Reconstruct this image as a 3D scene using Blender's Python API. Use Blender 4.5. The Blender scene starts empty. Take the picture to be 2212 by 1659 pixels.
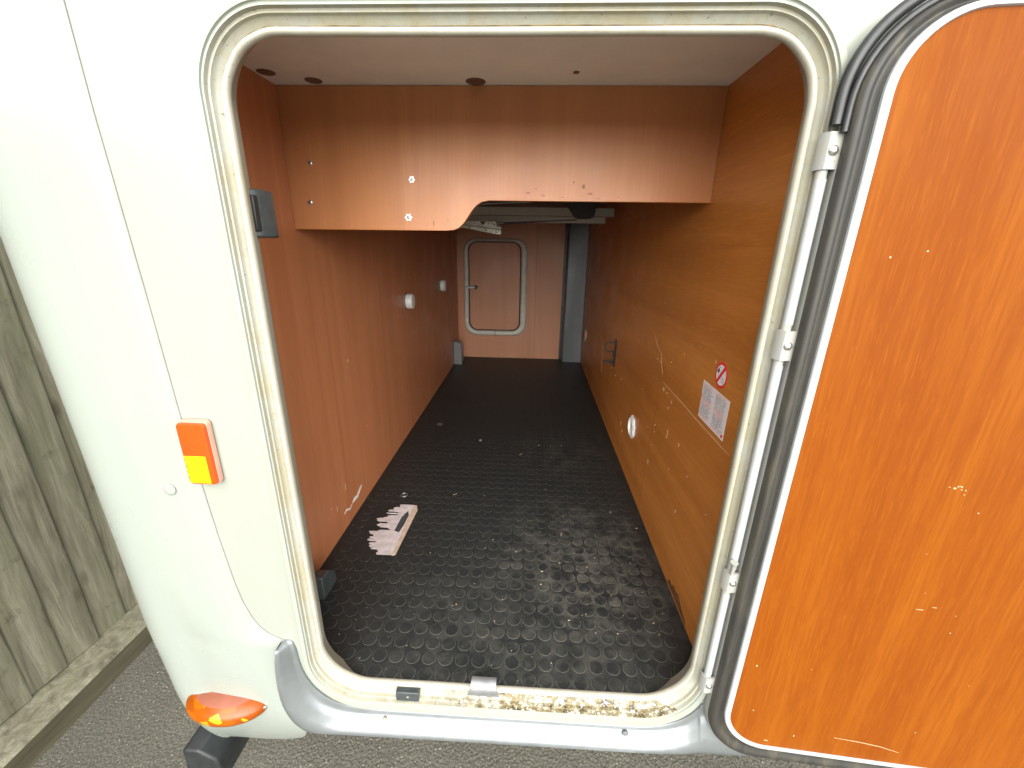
import bpy, math, random
from mathutils import Vector, Matrix
random.seed(7)
R = math.radians
H = 0.65                      # height of the storage bay floor above the ground; meshes use z = 0 at that floor
scn = bpy.context.scene
col = scn.collection

# ------------------------------------------------------------------ camera
yaw, pitch, roll = -0.0428, 0.3249, -0.0174
f = Vector((math.sin(yaw)*math.cos(pitch), math.cos(yaw)*math.cos(pitch), -math.sin(pitch)))
r = f.cross(Vector((0, 0, 1))).normalized()
d = f.cross(r)
rr = r*math.cos(roll) + d*math.sin(roll)
dd = -r*math.sin(roll) + d*math.cos(roll)
cam = bpy.data.cameras.new('camera')
cam.sensor_fit = 'HORIZONTAL'; cam.sensor_width = 36.0
cam.lens = 36.0*904.2/2212.0
cam.clip_start = 0.01; cam.clip_end = 3000
camo = bpy.data.objects.new('camera', cam); col.objects.link(camo)
M = Matrix((rr, -dd, -f)).transposed().to_4x4()
M.translation = Vector((0.0333, -0.6378, 0.7761 + H))
camo.matrix_world = M
scn.camera = camo

# ------------------------------------------------------------------ overcast daylight
SUN_EL, SUN_AZ = 23.0, 174.0      # azimuth clockwise from +y: the light comes from behind the camera
world = bpy.data.worlds.new('World'); scn.world = world; world.use_nodes = True
wn = world.node_tree; wn.nodes.clear()
out = wn.nodes.new('ShaderNodeOutputWorld'); bg = wn.nodes.new('ShaderNodeBackground')
sky = wn.nodes.new('ShaderNodeTexSky'); sky.sky_type = 'NISHITA'; sky.sun_disc = False
sky.sun_elevation = R(SUN_EL); sky.sun_rotation = R(SUN_AZ); sky.dust_density = 4.0; sky.air_density = 1.2
hs = wn.nodes.new('ShaderNodeHueSaturation'); hs.inputs['Saturation'].default_value = 0.12
wn.links.new(sky.outputs[0], hs.inputs['Color'])
cloud = wn.nodes.new('ShaderNodeMix'); cloud.data_type = 'RGBA'      # even cloud layer over most of the clear sky
cloud.inputs[0].default_value = 0.72; cloud.inputs[7].default_value = (7.5, 7.6, 7.4, 1)
wn.links.new(hs.outputs[0], cloud.inputs[6]); wn.links.new(cloud.outputs[2], bg.inputs['Color'])
bg.inputs['Strength'].default_value = 0.07
wn.links.new(bg.outputs[0], out.inputs['Surface'])
sl = bpy.data.lights.new('sun', 'SUN'); sl.energy = 1.5; sl.angle = R(80); sl.color = (1.0, 0.97, 0.92)
so = bpy.data.objects.new('sun', sl); col.objects.link(so)
sd = Vector((math.sin(R(SUN_AZ))*math.cos(R(SUN_EL)), math.cos(R(SUN_AZ))*math.cos(R(SUN_EL)), math.sin(R(SUN_EL))))
so.rotation_euler = sd.to_track_quat('Z', 'Y').to_euler(); so.location = (0, -3, 6)
scn.view_settings.view_transform = 'Standard'; scn.view_settings.look = 'None'
scn.view_settings.exposure = 2.3; scn.view_settings.gamma = 1.0
scn.view_settings.use_curve_mapping = False
scn.cycles.max_bounces = 10; scn.cycles.diffuse_bounces = 6

# ------------------------------------------------------------------ material helpers
class NT:
    def __init__(s, name):
        s.m = bpy.data.materials.new(name); s.m.use_nodes = True
        s.t = s.m.node_tree; s.b = s.t.nodes['Principled BSDF']; s._co = None
    def n(s, t, **k):
        o = s.t.nodes.new(t)
        for a, v in k.items(): setattr(o, a, v)
        return o
    def put(s, sock, v):
        if hasattr(v, 'is_output'): s.t.links.new(v, sock)
        else: sock.default_value = v
    def co(s):
        if s._co is None: s._co = s.n('ShaderNodeTexCoord').outputs['Object']
        return s._co
    def map(s, scale=(1, 1, 1), loc=(0, 0, 0), rot=(0, 0, 0)):
        m = s.n('ShaderNodeMapping'); s.put(m.inputs[0], s.co())
        m.inputs['Scale'].default_value = scale; m.inputs['Location'].default_value = loc; m.inputs['Rotation'].default_value = rot
        return m.outputs[0]
    def noise(s, vec, scale, detail=4, rough=.55, dist=0):
        o = s.n('ShaderNodeTexNoise'); s.put(o.inputs['Vector'], vec); o.inputs['Scale'].default_value = scale
        o.inputs['Detail'].default_value = detail; o.inputs['Roughness'].default_value = rough; o.inputs['Distortion'].default_value = dist
        return o.outputs[0]
    def voro(s, vec, scale, feature='F1'):
        o = s.n('ShaderNodeTexVoronoi'); o.feature = feature; s.put(o.inputs['Vector'], vec); o.inputs['Scale'].default_value = scale
        return o.outputs
    def ramp(s, v, *stops):
        o = s.n('ShaderNodeValToRGB'); s.put(o.inputs[0], v); e = o.color_ramp.elements
        while len(e) < len(stops): e.new(.5)
        for i, (p, c) in enumerate(stops):
            e[i].position = p
            e[i].color = (c, c, c, 1) if isinstance(c, (int, float)) else (*c, 1)
        return o.outputs[0]
    def mix(s, fac, a, b, mode='MIX'):
        o = s.n('ShaderNodeMix', data_type='RGBA', blend_type=mode)
        s.put(o.inputs[0], fac)
        for k, v in ((6, a), (7, b)):
            if isinstance(v, tuple): v = (*v, 1) if len(v) == 3 else v
            s.put(o.inputs[k], v)
        return o.outputs[2]
    def math(s, op, a, b=0.0, c=0.0):
        o = s.n('ShaderNodeMath', operation=op)
        s.put(o.inputs[0], a); s.put(o.inputs[1], b); s.put(o.inputs[2], c)
        return o.outputs[0]
    def xyz(s):
        o = s.n('ShaderNodeSeparateXYZ'); s.put(o.inputs[0], s.co()); return o.outputs
    def blob(s, c, rad):
        """soft elliptical mask round c"""
        m = s.n('ShaderNodeMapping'); s.put(m.inputs[0], s.co())
        m.inputs['Scale'].default_value = tuple(1/q for q in rad)
        m.inputs['Location'].default_value = tuple(-a/q for a, q in zip(c, rad))
        l = s.n('ShaderNodeVectorMath', operation='LENGTH'); s.put(l.inputs[0], m.outputs[0])
        return s.ramp(l.outputs['Value'], (0.25, 1.0), (1.0, 0.0))
    def bump(s, h, dist=.001, strength=1.0):
        o = s.n('ShaderNodeBump'); s.put(o.inputs['Height'], h); o.inputs['Distance'].default_value = dist
        o.inputs['Strength'].default_value = strength
        s.t.links.new(o.outputs[0], s.b.inputs['Normal'])
    def fin(s, color=None, rough=.5, metal=0.0, spec=.5, coat=0.0):
        if color is not None:
            s.put(s.b.inputs['Base Color'], (*color, 1) if isinstance(color, tuple) else color)
        s.put(s.b.inputs['Roughness'], rough); s.put(s.b.inputs['Metallic'], metal)
        s.b.inputs['Specular IOR Level'].default_value = spec
        s.b.inputs['Coat Weight'].default_value = coat; s.b.inputs['Coat Roughness'].default_value = .15
        return s.m

def plain(name, c, rough=.5, metal=0.0, spec=.5, vary=.12, vs=30, coat=0.0):
    n = NT(name)
    v = n.noise(n.co(), vs, 5)
    lo = tuple(q*(1-vary) for q in c); hi = tuple(min(1, q*(1+vary)) for q in c)
    colr = n.ramp(v, (.3, lo), (.7, hi))
    rr_ = n.ramp(n.noise(n.co(), vs*.6, 3), (.3, max(.03, rough-.07)), (.7, min(1, rough+.07)))
    return n.fin(colr, rr_, metal, spec, coat)

def wood(name, grain, dark, mid, light, rough=.36, bands=1.0, fine=.35, coat=0.0, shift=(0, 0, 0), spec=.5):
    """laminated cherry board; grain = axis index along which figure is stretched"""
    n = NT(name)
    def st(a, b):
        v = [b, b, b]; v[grain] = a; return tuple(v)
    big = n.noise(n.map(st(.55, 9*bands), shift), 1.0, 5, .6, .8)
    finen = n.noise(n.map(st(12, 250), shift), 1.0, 3, .6)
    pores = n.noise(n.map(st(26, 400), shift), 1.0, 2, .7)
    c = n.ramp(big, (.32, dark), (.5, mid), (.68, light))
    midn = n.noise(n.map(st(3.6, 70), shift), 1.0, 4, .65, .4)
    c = n.mix(n.ramp(midn, (.36, fine*.9), (.56, 0.0)), c, dark)
    c = n.mix(n.ramp(finen, (.38, fine*1.2), (.58, 0.0)), c, dark)
    c = n.mix(n.ramp(pores, (.54, 0.0), (.68, fine*1.3)), c, light)
    n.bump(finen, .0004, .25)
    rg = n.ramp(n.noise(n.co(), 7, 4), (.3, rough-.07), (.7, rough+.1))
    return n.fin(c, rg, 0, spec, coat)

MAT = {}
WD, WM, WL = (.43, .170, .066), (.475, .196, .078), (.52, .222, .090)
MAT['wood_door'] = wood('door_lining_wood', 2, (.165, .034, .0008), (.200, .050, .0014), (.242, .069, .0028), .6, 1.3, .38, shift=(0, 0, .3), spec=.13)
MAT['wood_vert'] = wood('wall_wood_vertical', 2, WD, WM, WL, .38, 1.5, .24)
MAT['wood_left'] = wood('left_wall_wood', 2, (.42, .155, .066), (.48, .186, .080), (.54, .218, .096), .40, 2.4, .3)
MAT['wood_right'] = wood('right_wall_wood', 1, (.40, .138, .026), (.48, .175, .034), (.57, .220, .046), .36, 1.2, .4)
MAT['wood_far'] = wood('far_wall_wood', 2, (.46, .205, .105), (.52, .238, .124), (.58, .270, .145), .45, .8, .2)
MAT['chip'] = plain('bare_chipboard', (.52, .34, .19), .8)
MAT['scuff_white'] = plain('scraped_white', (.75, .70, .66), .8)

def gelcoat(name, c, dirt):
    n = NT(name)
    v = n.noise(n.co(), 2.2, 5, .6)
    base = n.ramp(v, (.35, tuple(q*.965 for q in c)), (.65, c))
    sp = n.noise(n.map((1, 1, 1), (2, 7, 3)), 95, 1, .3)
    base = n.mix(n.ramp(sp, (.79, 0.0), (.82, dirt)), base, (.35, .33, .28))
    film = n.noise(n.map((9, 9, 1.2)), 1.0, 6, .65)
    base = n.mix(n.ramp(film, (.52, 0.0), (.8, dirt*.4)), base, (.62, .60, .50))
    n.bump(n.noise(n.co(), 420, 2), .00012, .3)
    return n.fin(base, n.ramp(v, (.3, .22), (.7, .34)), 0, .5, .25)
MAT['white'] = gelcoat('white_gelcoat', (.29, .32, .288), .22)
MAT['cream'] = gelcoat('cream_side_panel', (.30, .318, .278), .2)
MAT['silver'] = plain('silver_paint', (.20, .218, .224), .38, .45, .5, .05, 60, .3)
MAT['sealant'] = plain('grey_sealant', (.33, .32, .295), .7)
MAT['void'] = plain('shell_lining', (.45, .44, .42), .8)

# aluminium door frame, grime as patches of their own shape
def frame_mat(name, c, grime, bottom):
    n = NT(name)
    g = n.noise(n.co(), 16, 8, .68, .6)
    streak = n.noise(n.map((130, 130, 7)), 1.0, 4, .6)
    cc = n.mix(n.ramp(g, (.44, 0.0), (.60, grime*.9)), c, (.34, .30, .185))
    cc = n.mix(n.ramp(streak, (.5, 0.0), (.72, grime*.6)), cc, (.27, .24, .16))
    spots = n.noise(n.map((1, 1, 1), (4, 2, 9)), 210, 2, .5)
    cc = n.mix(n.ramp(spots, (.70, 0.0), (.74, grime)), cc, (.10, .085, .055))
    if bottom:
        z = n.xyz()
        low = n.ramp(z[2], (.0, 0.0), (.5, 0.0))
        zz = n.math('MULTIPLY', n.math('LESS_THAN', z[2], -.003), 1.0)
        xx = n.ramp(n.math('MULTIPLY_ADD', z[0], 1.0, .5), (.20, .10), (.34, .22), (.44, .6), (.52, 1.0), (.80, .85), (.86, .2))
        k = n.math('MULTIPLY', zz, xx)
        crust = n.noise(n.map((1, 1, 1), (1, 8, 0)), 46, 8, .72, .4)
        cc = n.mix(n.math('MULTIPLY', n.ramp(crust, (.40, 0.0), (.47, .95)), k), cc, (.15, .11, .038))
        cc = n.mix(n.math('MULTIPLY', n.ramp(crust, (.545, 0.0), (.57, 1.0)), k), cc, (.020, .018, .009))
        cr2 = n.noise(n.map((1, 1, 1), (6, 1, 3)), 120, 6, .7)
        cc = n.mix(n.math('MULTIPLY', n.ramp(cr2, (.54, 0.0), (.58, 1.0)), k), cc, (.50, .49, .46))
        n.bump(cr2, .0012, .5)
    return n.fin(cc, .5, 0, .5)
MAT['flange'] = frame_mat('frame_flange_paint', (.285, .312, .275), .25, False)
MAT['channel'] = frame_mat('frame_channel_grimy', (.365, .365, .312), .65, True)
MAT['bead'] = frame_mat('frame_bead_trim', (.455, .445, .372), .35, False)
MAT['alu'] = plain('bare_aluminium', (.36, .37, .38), .38, .8, .5, .12, 80)
MAT['alu_white'] = frame_mat('white_hinge_paint', (.33, .335, .318), .25, False)
MAT['lip'] = plain('white_door_lip', (.40, .42, .43), .4, .05, .5, .06, 40)
MAT['steel'] = plain('zinc_screw', (.62, .62, .60), .3, .9, .5, .15, 400)
MAT['black'] = plain('black_plastic', (.020, .023, .024), .42, 0, .5, .25, 60)
MAT['greyblack'] = plain('grey_black_plastic', (.050, .058, .060), .4, 0, .5, .2, 60)
n = NT('weathered_rubber_seal')
v = n.noise(n.map((40, 40, 5)), 1.0, 6, .65, .5)
MAT['rubber'] = n.fin(n.ramp(v, (.3, (.018, .018, .017)), (.52, (.036, .034, .028)), (.7, (.080, .068, .042))), .55)
MAT['rubber_black'] = plain('black_rubber', (.013, .014, .015), .35, 0, .5, .3, 40)

# ribbed rubber floor covering with dust in patches
def rubber_floor(name, base, dust, amount):
    n = NT(name)
    m1 = n.blob((.20, .22, 0), (.30, .34, 500)); m2 = n.blob((.05, .02, 0), (.42, .30, 500)); m3 = n.blob((.18, .85, 0), (.22, .25, 500))
    m = n.math('MAXIMUM', n.math('MAXIMUM', m1, n.math('MULTIPLY', m2, .45)), n.math('MULTIPLY', m3, .3))
    big = n.noise(n.co(), 17, 7, .68, .3)
    d1 = n.math('MULTIPLY', n.ramp(big, (.43, 0.0), (.68, 1.0)), n.math('ADD', m, .07))
    fine = n.noise(n.map((1, 1, 1), (3, 1, 0)), 130, 5, .7)
    d2 = n.math('MULTIPLY', n.ramp(fine, (.56, 0.0), (.72, .5)), n.math('ADD', m, .12))
    k = n.math('MINIMUM', n.math('MULTIPLY', n.math('ADD', d1, d2), amount), .85)
    c = n.mix(k, base, dust)
    sp = n.noise(n.map((1, 1, 1), (9, 4, 0)), 190, 1, .3)
    c = n.mix(n.ramp(sp, (.79, 0.0), (.81, .8)), c, (.45, .42, .34))
    n.bump(fine, .0003, .4)
    rg = n.math('ADD', n.math('MULTIPLY', k, .4), .48)
    return n.fin(c, rg, 0, .36)
def floor_mats():
    MAT['floor'] = rubber_floor('black_studded_rubber', (.018, .020, .020), (.22, .21, .175), .38)
    MAT['stud_rim'] = rubber_floor('dusty_stud_rim', (.062, .064, .058), (.25, .24, .20), .7)
floor_mats()

# ------------------------------------------------------------------ mesh helpers
class MB:
    def __init__(s): s.v = []; s.f = []; s.mi = []
    def add(s, vs, fs, mi=0):
        o = len(s.v); s.v += [tuple(q) for q in vs]; s.f += [tuple(i+o for i in q) for q in fs]; s.mi += [mi]*len(fs)
        return s
    def box(s, x0, x1, y0, y1, z0, z1, mi=0):
        return s.add([(x0,y0,z0),(x1,y0,z0),(x1,y1,z0),(x0,y1,z0),(x0,y0,z1),(x1,y0,z1),(x1,y1,z1),(x0,y1,z1)],
              [(0,3,2,1),(4,5,6,7),(0,1,5,4),(1,2,6,5),(2,3,7,6),(3,0,4,7)], mi)
    def grid(s, rows, close_u=False, close_v=False, mi=0):
        """rows: list of equally long point lists"""
        n_, m_ = len(rows), len(rows[0]); vs = [q for r_ in rows for q in r_]; fs = []
        for i in range(n_ if close_u else n_-1):
            for j in range(m_ if close_v else m_-1):
                a = i*m_+j; b = i*m_+(j+1) % m_; c = ((i+1) % n_)*m_+(j+1) % m_; e = ((i+1) % n_)*m_+j
                fs.append((a, b, c, e))
        return s.add(vs, fs, mi)
    def tube(s, path, rad, seg=10, closed=False, cap=True, mi=0):
        path = [Vector(q) for q in path]; rows = []; N = len(path); up = None
        for i, q in enumerate(path):
            a = path[(i-1) % N] if (closed or i > 0) else q
            b = path[(i+1) % N] if (closed or i < N-1) else q
            t = (b-a).normalized()
            if up is None: up = t.orthogonal().normalized()
            up = (up - t*up.dot(t)).normalized(); w = t.cross(up)
            rd = rad[i] if isinstance(rad, (list, tuple)) else rad
            rows.append([q + (up*math.cos(2*math.pi*k/seg) + w*math.sin(2*math.pi*k/seg))*rd for k in range(seg)])
        o = len(s.v); s.grid(rows, closed, True, mi)
        if cap and not closed:
            s.f.append(tuple(o+k for k in range(seg))[::-1]); s.mi.append(mi)
            s.f.append(tuple(o+(N-1)*seg+k for k in range(seg))); s.mi.append(mi)
        return s
    def prism(s, poly, axis, a, b, mi=0):
        """poly (list of 2D) extruded from a to b along axis (0 x, 1 y, 2 z); poly holds the other two coordinates in order"""
        def P(q, t):
            q = list(q); q.insert(axis, t); return tuple(q)
        N = len(poly)
        s.add([P(q, a) for q in poly] + [P(q, b) for q in poly],
              [tuple(range(N))[::-1], tuple(range(N, 2*N))] + [(i, (i+1) % N, N+(i+1) % N, N+i) for i in range(N)], mi)
        return s
    def disc(s, c, axis, rad, h, seg=20, dome=0.0, mi=0, ry=None):
        """low round button: base at c, grows by h along +axis vector"""
        ax = Vector(axis).normalized(); u = ax.orthogonal().normalized(); w = ax.cross(u); c = Vector(c)
        if abs(ax.z) < .9: w = Vector((0, 0, 1)); u = w.cross(ax)
        ry = ry or rad
        prof = [(1, 0), (1, h*.55), (.9, h), (.55, h+dome*.7), (.0001, h+dome)]
        rows = [[c + ax*hh + u*(rad*q*math.cos(2*math.pi*k/seg)) + w*(ry*q*math.sin(2*math.pi*k/seg)) for k in range(seg)] for q, hh in prof]
        return s.grid(rows, False, True, mi)
    def mesh(s, name):
        me = bpy.data.meshes.new(name); me.from_pydata(s.v, [], s.f); me.validate()
        if any(s.mi) and len(me.polygons) == len(s.mi): me.polygons.foreach_set('material_index', s.mi)
        return me
    def build(s, name, mats, parent=None, smooth=None, bevel=0, bseg=2, tf=None, loc=None):
        me = s.mesh(name)
        for m in (mats if isinstance(mats, list) else [mats]): me.materials.append(MAT[m] if isinstance(m, str) else m)
        if tf:
            me.transform(tf)
        import bmesh
        b = bmesh.new(); b.from_mesh(me); bmesh.ops.remove_doubles(b, verts=b.verts, dist=1e-6)
        bmesh.ops.recalc_face_normals(b, faces=b.faces); b.to_mesh(me); b.free()
        o = bpy.data.objects.new(name, me); col.objects.link(o)
        if smooth is not None:
            for p in me.polygons: p.use_smooth = True
            me.set_sharp_from_angle(angle=R(smooth))
        if bevel:
            md = o.modifiers.new('bevel', 'BEVEL'); md.width = bevel; md.segments = bseg; md.limit_method = 'ANGLE'; md.angle_limit = R(40)
            for p in me.polygons: p.use_smooth = True
            me.set_sharp_from_angle(angle=R(60))
        if parent is not None:
            o.parent = parent
            if parent.get('is_root'): o.location = loc or (0, 0, H)
            elif loc: o.location = loc
        else: o.location = loc or (0, 0, H)
        return o

def root(name, label, cat, loc=(0, 0, 0)):
    o = bpy.data.objects.new(name, None); col.objects.link(o); o.location = loc
    o['label'] = label; o['category'] = cat; o['is_root'] = True
    o.empty_display_size = .1
    return o

def rrect(x0, x1, z0, z1, rads, n_c=18, n_s=8):
    """rounded rectangle loop, counter-clockwise from bottom left; rads = (bl, br, tr, tl); equal counts for matching loops"""
    if not isinstance(rads, (tuple, list)): rads = (rads,)*4
    cs = [((x0+rads[0], z0+rads[0]), rads[0], 180), ((x1-rads[1], z0+rads[1]), rads[1], 270),
          ((x1-rads[2], z1-rads[2]), rads[2], 0), ((x0+rads[3], z1-rads[3]), rads[3], 90)]
    pts = []
    for (c, rd, a0) in cs:
        arc = [(c[0]+rd*math.cos(R(a0+90*k/n_c)), c[1]+rd*math.sin(R(a0+90*k/n_c))) for k in range(n_c+1)]
        if pts:
            p = pts[-1]
            pts += [(p[0]+(arc[0][0]-p[0])*k/n_s, p[1]+(arc[0][1]-p[1])*k/n_s) for k in range(1, n_s)]
        pts += arc
    p, q = pts[-1], pts[0]
    pts += [(p[0]+(q[0]-p[0])*k/n_s, p[1]+(q[1]-p[1])*k/n_s) for k in range(1, n_s)]
    return pts

# ------------------------------------------------------------------ ground
n = NT('tarmac')
a1 = n.noise(n.co(), 190, 6, .8); a2 = n.noise(n.co(), 3.5, 5, .6); vo = n.voro(n.co(), 120)
c = n.ramp(a1, (.36, (.060, .056, .046)), (.5, (.145, .136, .110)), (.64, (.27, .255, .21)))
c = n.mix(n.ramp(a2, (.35, .35), (.65, 0.0)), c, (.07, .068, .055))
st = n.noise(n.map((1, 1, 1), (5, 5, 5)), 150, 2, .4)
c = n.mix(n.ramp(st, (.68, 0.0), (.72, .9)), c, (.52, .49, .40))
n.bump(n.mix(.5, a1, vo[0]), .006, .9)
MAT['tarmac'] = n.fin(c, .85, 0, .35)
g = MB()
xs = [-60, -20, -6, -3, -2, -1.5, -1, -.5, 0, .5, 1, 2, 3, 6, 20, 60]
g.grid([[(x, y, 0) for x in xs] for y in [q for q in xs]])
go = g.build('ground', 'tarmac', None, loc=(0, 0, 0)); go['kind'] = 'structure'
go['label'] = 'grey brown tarmac with pale aggregate below the motorhome'

# ------------------------------------------------------------------ fence behind the vehicle's rear corner
def fence_mat(name, k):
    n = NT(name)
    v = n.noise(n.map((26, 26, 2.6), (k*3.1, k, k*1.7)), 1.0, 7, .66, 1.1)
    fine = n.noise(n.map((240, 240, 9), (k, 0, 0)), 1.0, 4, .6)
    c = n.ramp(v, (.30, (.10, .090, .063)), (.45, (.20, .186, .135)), (.58, (.29, .272, .203)), (.72, (.38, .36, .28)))
    c = n.mix(n.ramp(fine, (.35, .4), (.62, 0.0)), c, (.13, .115, .072))
    alg = n.noise(n.map((7, 7, 3), (k, 2, 9)), 1.0, 6, .7)
    c = n.mix(n.ramp(alg, (.46, 0.0), (.66, .45)), c, (.20, .21, .125))
    kn = n.voro(n.map((7.5, 7.5, 3.1), (k*.7, k*1.3, k)), 1.0)[0]
    c = n.mix(n.ramp(kn, (.05, .6), (.13, 0.0)), c, (.07, .055, .036))
    stn = n.noise(n.map((1, 1, 1), (8, k, 3)), 13, 5, .7)
    c = n.mix(n.ramp(stn, (.58, 0.0), (.72, .6)), c, (.06, .052, .033))
    n.bump(n.mix(.5, fine, v), .002, .5)
    return n.fin(c, .85, 0, .3)
FM = [fence_mat('weathered_fence_wood', k) for k in range(4)]
fence = root('fence', 'weathered grey brown feather edge wooden fence behind the white corner', 'fence', (-1.45, 0, 0))
def fx(m):  # fence meshes use world x, root sits at the fence foot
    return (1.45, 0, H)
y = -1.75; k = 0; pitch = .101
while y < 2.7:
    w = .122 + random.uniform(-.004, .004)
    b = MB(); t0 = .0055; t1 = .016; jx = random.uniform(-.003, .003)
    rows = []
    for i in range(9):
        z = -.548 + random.uniform(-.004, .004)*(i == 0) + i*(1.65/8)
        wob = random.uniform(-.0016, .0016)
        rows.append([(-1.452+jx+t0+.002, y+wob, z), (-1.452+jx+t1+.006, y+w-.010+wob, z), (-1.452+jx+t1+.004, y+w+wob, z), (-1.452+jx-.004, y+w+wob, z), (-1.452+jx-.004, y+wob, z)])
    b.grid(rows, False, True)
    b.f += [tuple(range(5)), tuple(range(len(b.v)-5, len(b.v)))]; b.mi += [0, 0]
    b.build('board', FM[k % 4], fence, smooth=30, loc=fx(b)); k += 1
    y += pitch
b = MB(); rows = []
for i in range(30):
    yy = -1.9 + i*.16; j = random.uniform(-.004, .004)
    rows.append([(-1.475, yy, -.655), (-1.338+j, yy, -.655), (-1.335+j, yy, -.572+j), (-1.345+j, yy, -.560+j*.6), (-1.475, yy, -.550+j*.5)])
for j in range(5):
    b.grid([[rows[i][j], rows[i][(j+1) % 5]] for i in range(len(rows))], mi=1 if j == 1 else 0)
shade_damp = NT('shaded_damp_gravel_board'); dn = shade_damp.noise(shade_damp.map((3, 3, 24)), 1.0, 6, .65)  # front face only: colour darkened for its shade as well as damp wood
shade_damp = shade_damp.fin(shade_damp.ramp(dn, (.3, (.075, .066, .040)), (.55, (.115, .104, .066)), (.75, (.17, .155, .105))), .85, 0, .3)
b.build('gravel_board', [FM[2], shade_damp], fence, smooth=35, loc=fx(b))
for zz in (-.25, .95):
    MB().box(-1.50, -1.458, -1.9, 2.7, zz, zz+.07).build('rail', FM[1], fence, bevel=.003, loc=fx(b))

# ------------------------------------------------------------------ motorhome
van = root('motorhome', 'white motorhome with its wood lined storage locker open', 'motorhome', (0, 0, 0))
YP = -.100         # outer face of the side panel
XL, XR, ZC, YF, YB = -.472, .3834, 1.057, 2.249, .285
# inner and outer edge of the locker door frame
IN = (-.324, .331, .003, .989); OUT = (-.352, .357, -.048, 1.024)
RI = (.085, .085, .068, .068); RO = (.105, .105, .096, .096)
LI = rrect(*IN, RI); LO = rrect(*OUT, RO)
def loop(t, yv):
    return [(a[0]+(b_[0]-a[0])*t, yv, a[1]+(b_[1]-a[1])*t) for a, b_ in zip(LI, LO)]

# side panel with the door hole, as a ring from the hole to the panel's edge
NL = len(LI)
def rect_loop(x0, x1, z0, z1):
    c = (0.0, .5); o = []
    q = rrect(x0, x1, z0, z1, .002)
    return q
hole = loop(.55, YP)
SX0, SX1, SZ0, SZ1 = -.60, 3.2, -.085, 2.1
ring = rect_loop(SX0, SX1, SZ0, SZ1)
p_ = MB(); p_.grid([hole, [(a, YP, c) for a, c in ring], [(a, YP+.03, c) for a, c in ring]], False, True)
p_.build('side_panel', 'cream', van, smooth=30)
# shell: closes the vehicle off so that light enters only through the door
s_ = MB()
s_.box(-.74, 3.2, 2.33, 2.36, -.10, 2.1); s_.box(-.74, 3.2, -.02, 2.36, 2.1, 2.14); s_.box(3.2, 3.24, -.10, 2.36, -.10, 2.14)
s_.box(-.58, 3.2, -.06, 2.36, -.10, -.07); s_.box(-.745, -.735, .1, 2.36, -.10, 2.14); s_.box(-.70, 3.2, -.07, .0, 1.9, 2.12)
s_.build('body_shell', 'white', van)

# rear corner moulding: flat, then round the corner to the back
def xright(z):
    P = [(2.2, -.492), (.914, -.483), (.72, -.477), (.52, -.472), (.419, -.466), (.32, -.460), (.231, -.452), (.185, -.445), (.152, -.435), (.132, -.425), (.118, -.412), (.102, -.384),
         (.08, -.393), (.04, -.399), (-.012, -.404), (-.06, -.402), (-.122, -.388), (-.16, -.391), (-.19, -.402), (-.215, -.422), (-.245, -.455), (-.30, -.48)]
    for (a, xa), (b_, xb) in zip(P, P[1:]):
        if a >= z >= b_: return xb + (xa-xb)*(z-b_)/(a-b_)
    return P[-1][1]
RC = .135
def corner_pt(s, z):
    """s 0..1 from the right edge to the rear; tucks under towards the sill"""
    xr_ = xright(z); yo = YP-.005
    flat_end = -.600
    # tuck under at the bottom
    low = max(0.0, (-.05-z)/.19); tuck = .050*low**2.0; lx = max(0.0, (.12-z)/.30); tx = .048*lx**1.4 + .036*min(1.0, max(0.0, (.85-z)/.85))
    bul = .010*math.exp(-((z-.06)/.16)**2)
    if s < .5:
        q = s/.5; x = xr_ + (flat_end-xr_)*q
        e = 1-math.exp(-(xr_-x)/.020)
        return (x + tx*.15*q, yo + .0035*(1-e) - bul*math.sin(min(1, q*1.3)*math.pi)**.8*0.8 + tuck, z)
    if s < .85:
        a = (s-.5)/.35*math.pi/2
        rc = RC
        return (flat_end - rc*math.sin(a) + tx*(.15+.75*math.sin(a)), yo + rc*(1-math.cos(a)) + tuck*(1-.6*math.sin(a)), z)
    q = (s-.85)/.15
    return (flat_end-RC + tx*.9, yo+RC + q*2.2 + tuck*.4, z)
def zbottom(s):
    """lower edge of the moulding: deepest under the flat part, rising to the corner"""
    return -.205 if s < .12 else -.205 + .0*s
zs = [-.243, -.238, -.228, -.215, -.20, -.18, -.16, -.14, -.122, -.106, -.09, -.07, -.05, -.03, -.01, .01, .03, .05, .065, .075, .083, .09, .10, .11, .12, .13, .15, .17, .19, .215, .25, .30, .35, .41, .5, .55, .7, .9, 1.2, 1.6, 2.1]
SS = [0, .01, .02, .035, .05, .08] + [.1+.04*i for i in range(10)] + [.5+.025*i for i in range(14)] + [.85, .87, .9, 1.0]
rows = [[corner_pt(s, z) for s in SS] for z in zs]
m_ = MB()
back = [[(corner_pt(s, z)[0]*1.0+.0, corner_pt(s, z)[1], z) for s in SS] for z in zs]
m_.grid([[(rows[i][0][0]+.0005, rows[i][0][1]+.008, zs[i])] + rows[i] for i in range(len(zs))])
under = [(x, min(y+.05, .3) if j < 30 else y, z-.004) for j, (x, y, z) in enumerate(rows[0])]
m_.grid([under, rows[0]])
corner = m_.build('rear_corner_panel', 'white', van, smooth=50)
# dark joint line along the moulding
j_ = MB(); L = []
for z in [1.9, 1.5, 1.2, .914, .72, .6, .52, .46, .419, .36, .32, .27, .231, .20, .185, .165, .152, .142, .132, .125, .118, .112, .107, .102]:
    L.append((xright(z)+.0012, YP-.0012, z))
j_.tube(L, .0009, 6); j_.build('sealant_joint', 'sealant', corner)
MB().disc((-.513, YP-.0055, .408), (0, -1, 0), .0095, .0018, 24, .0006).build('screw_cap', 'white', corner, smooth=40)

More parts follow.
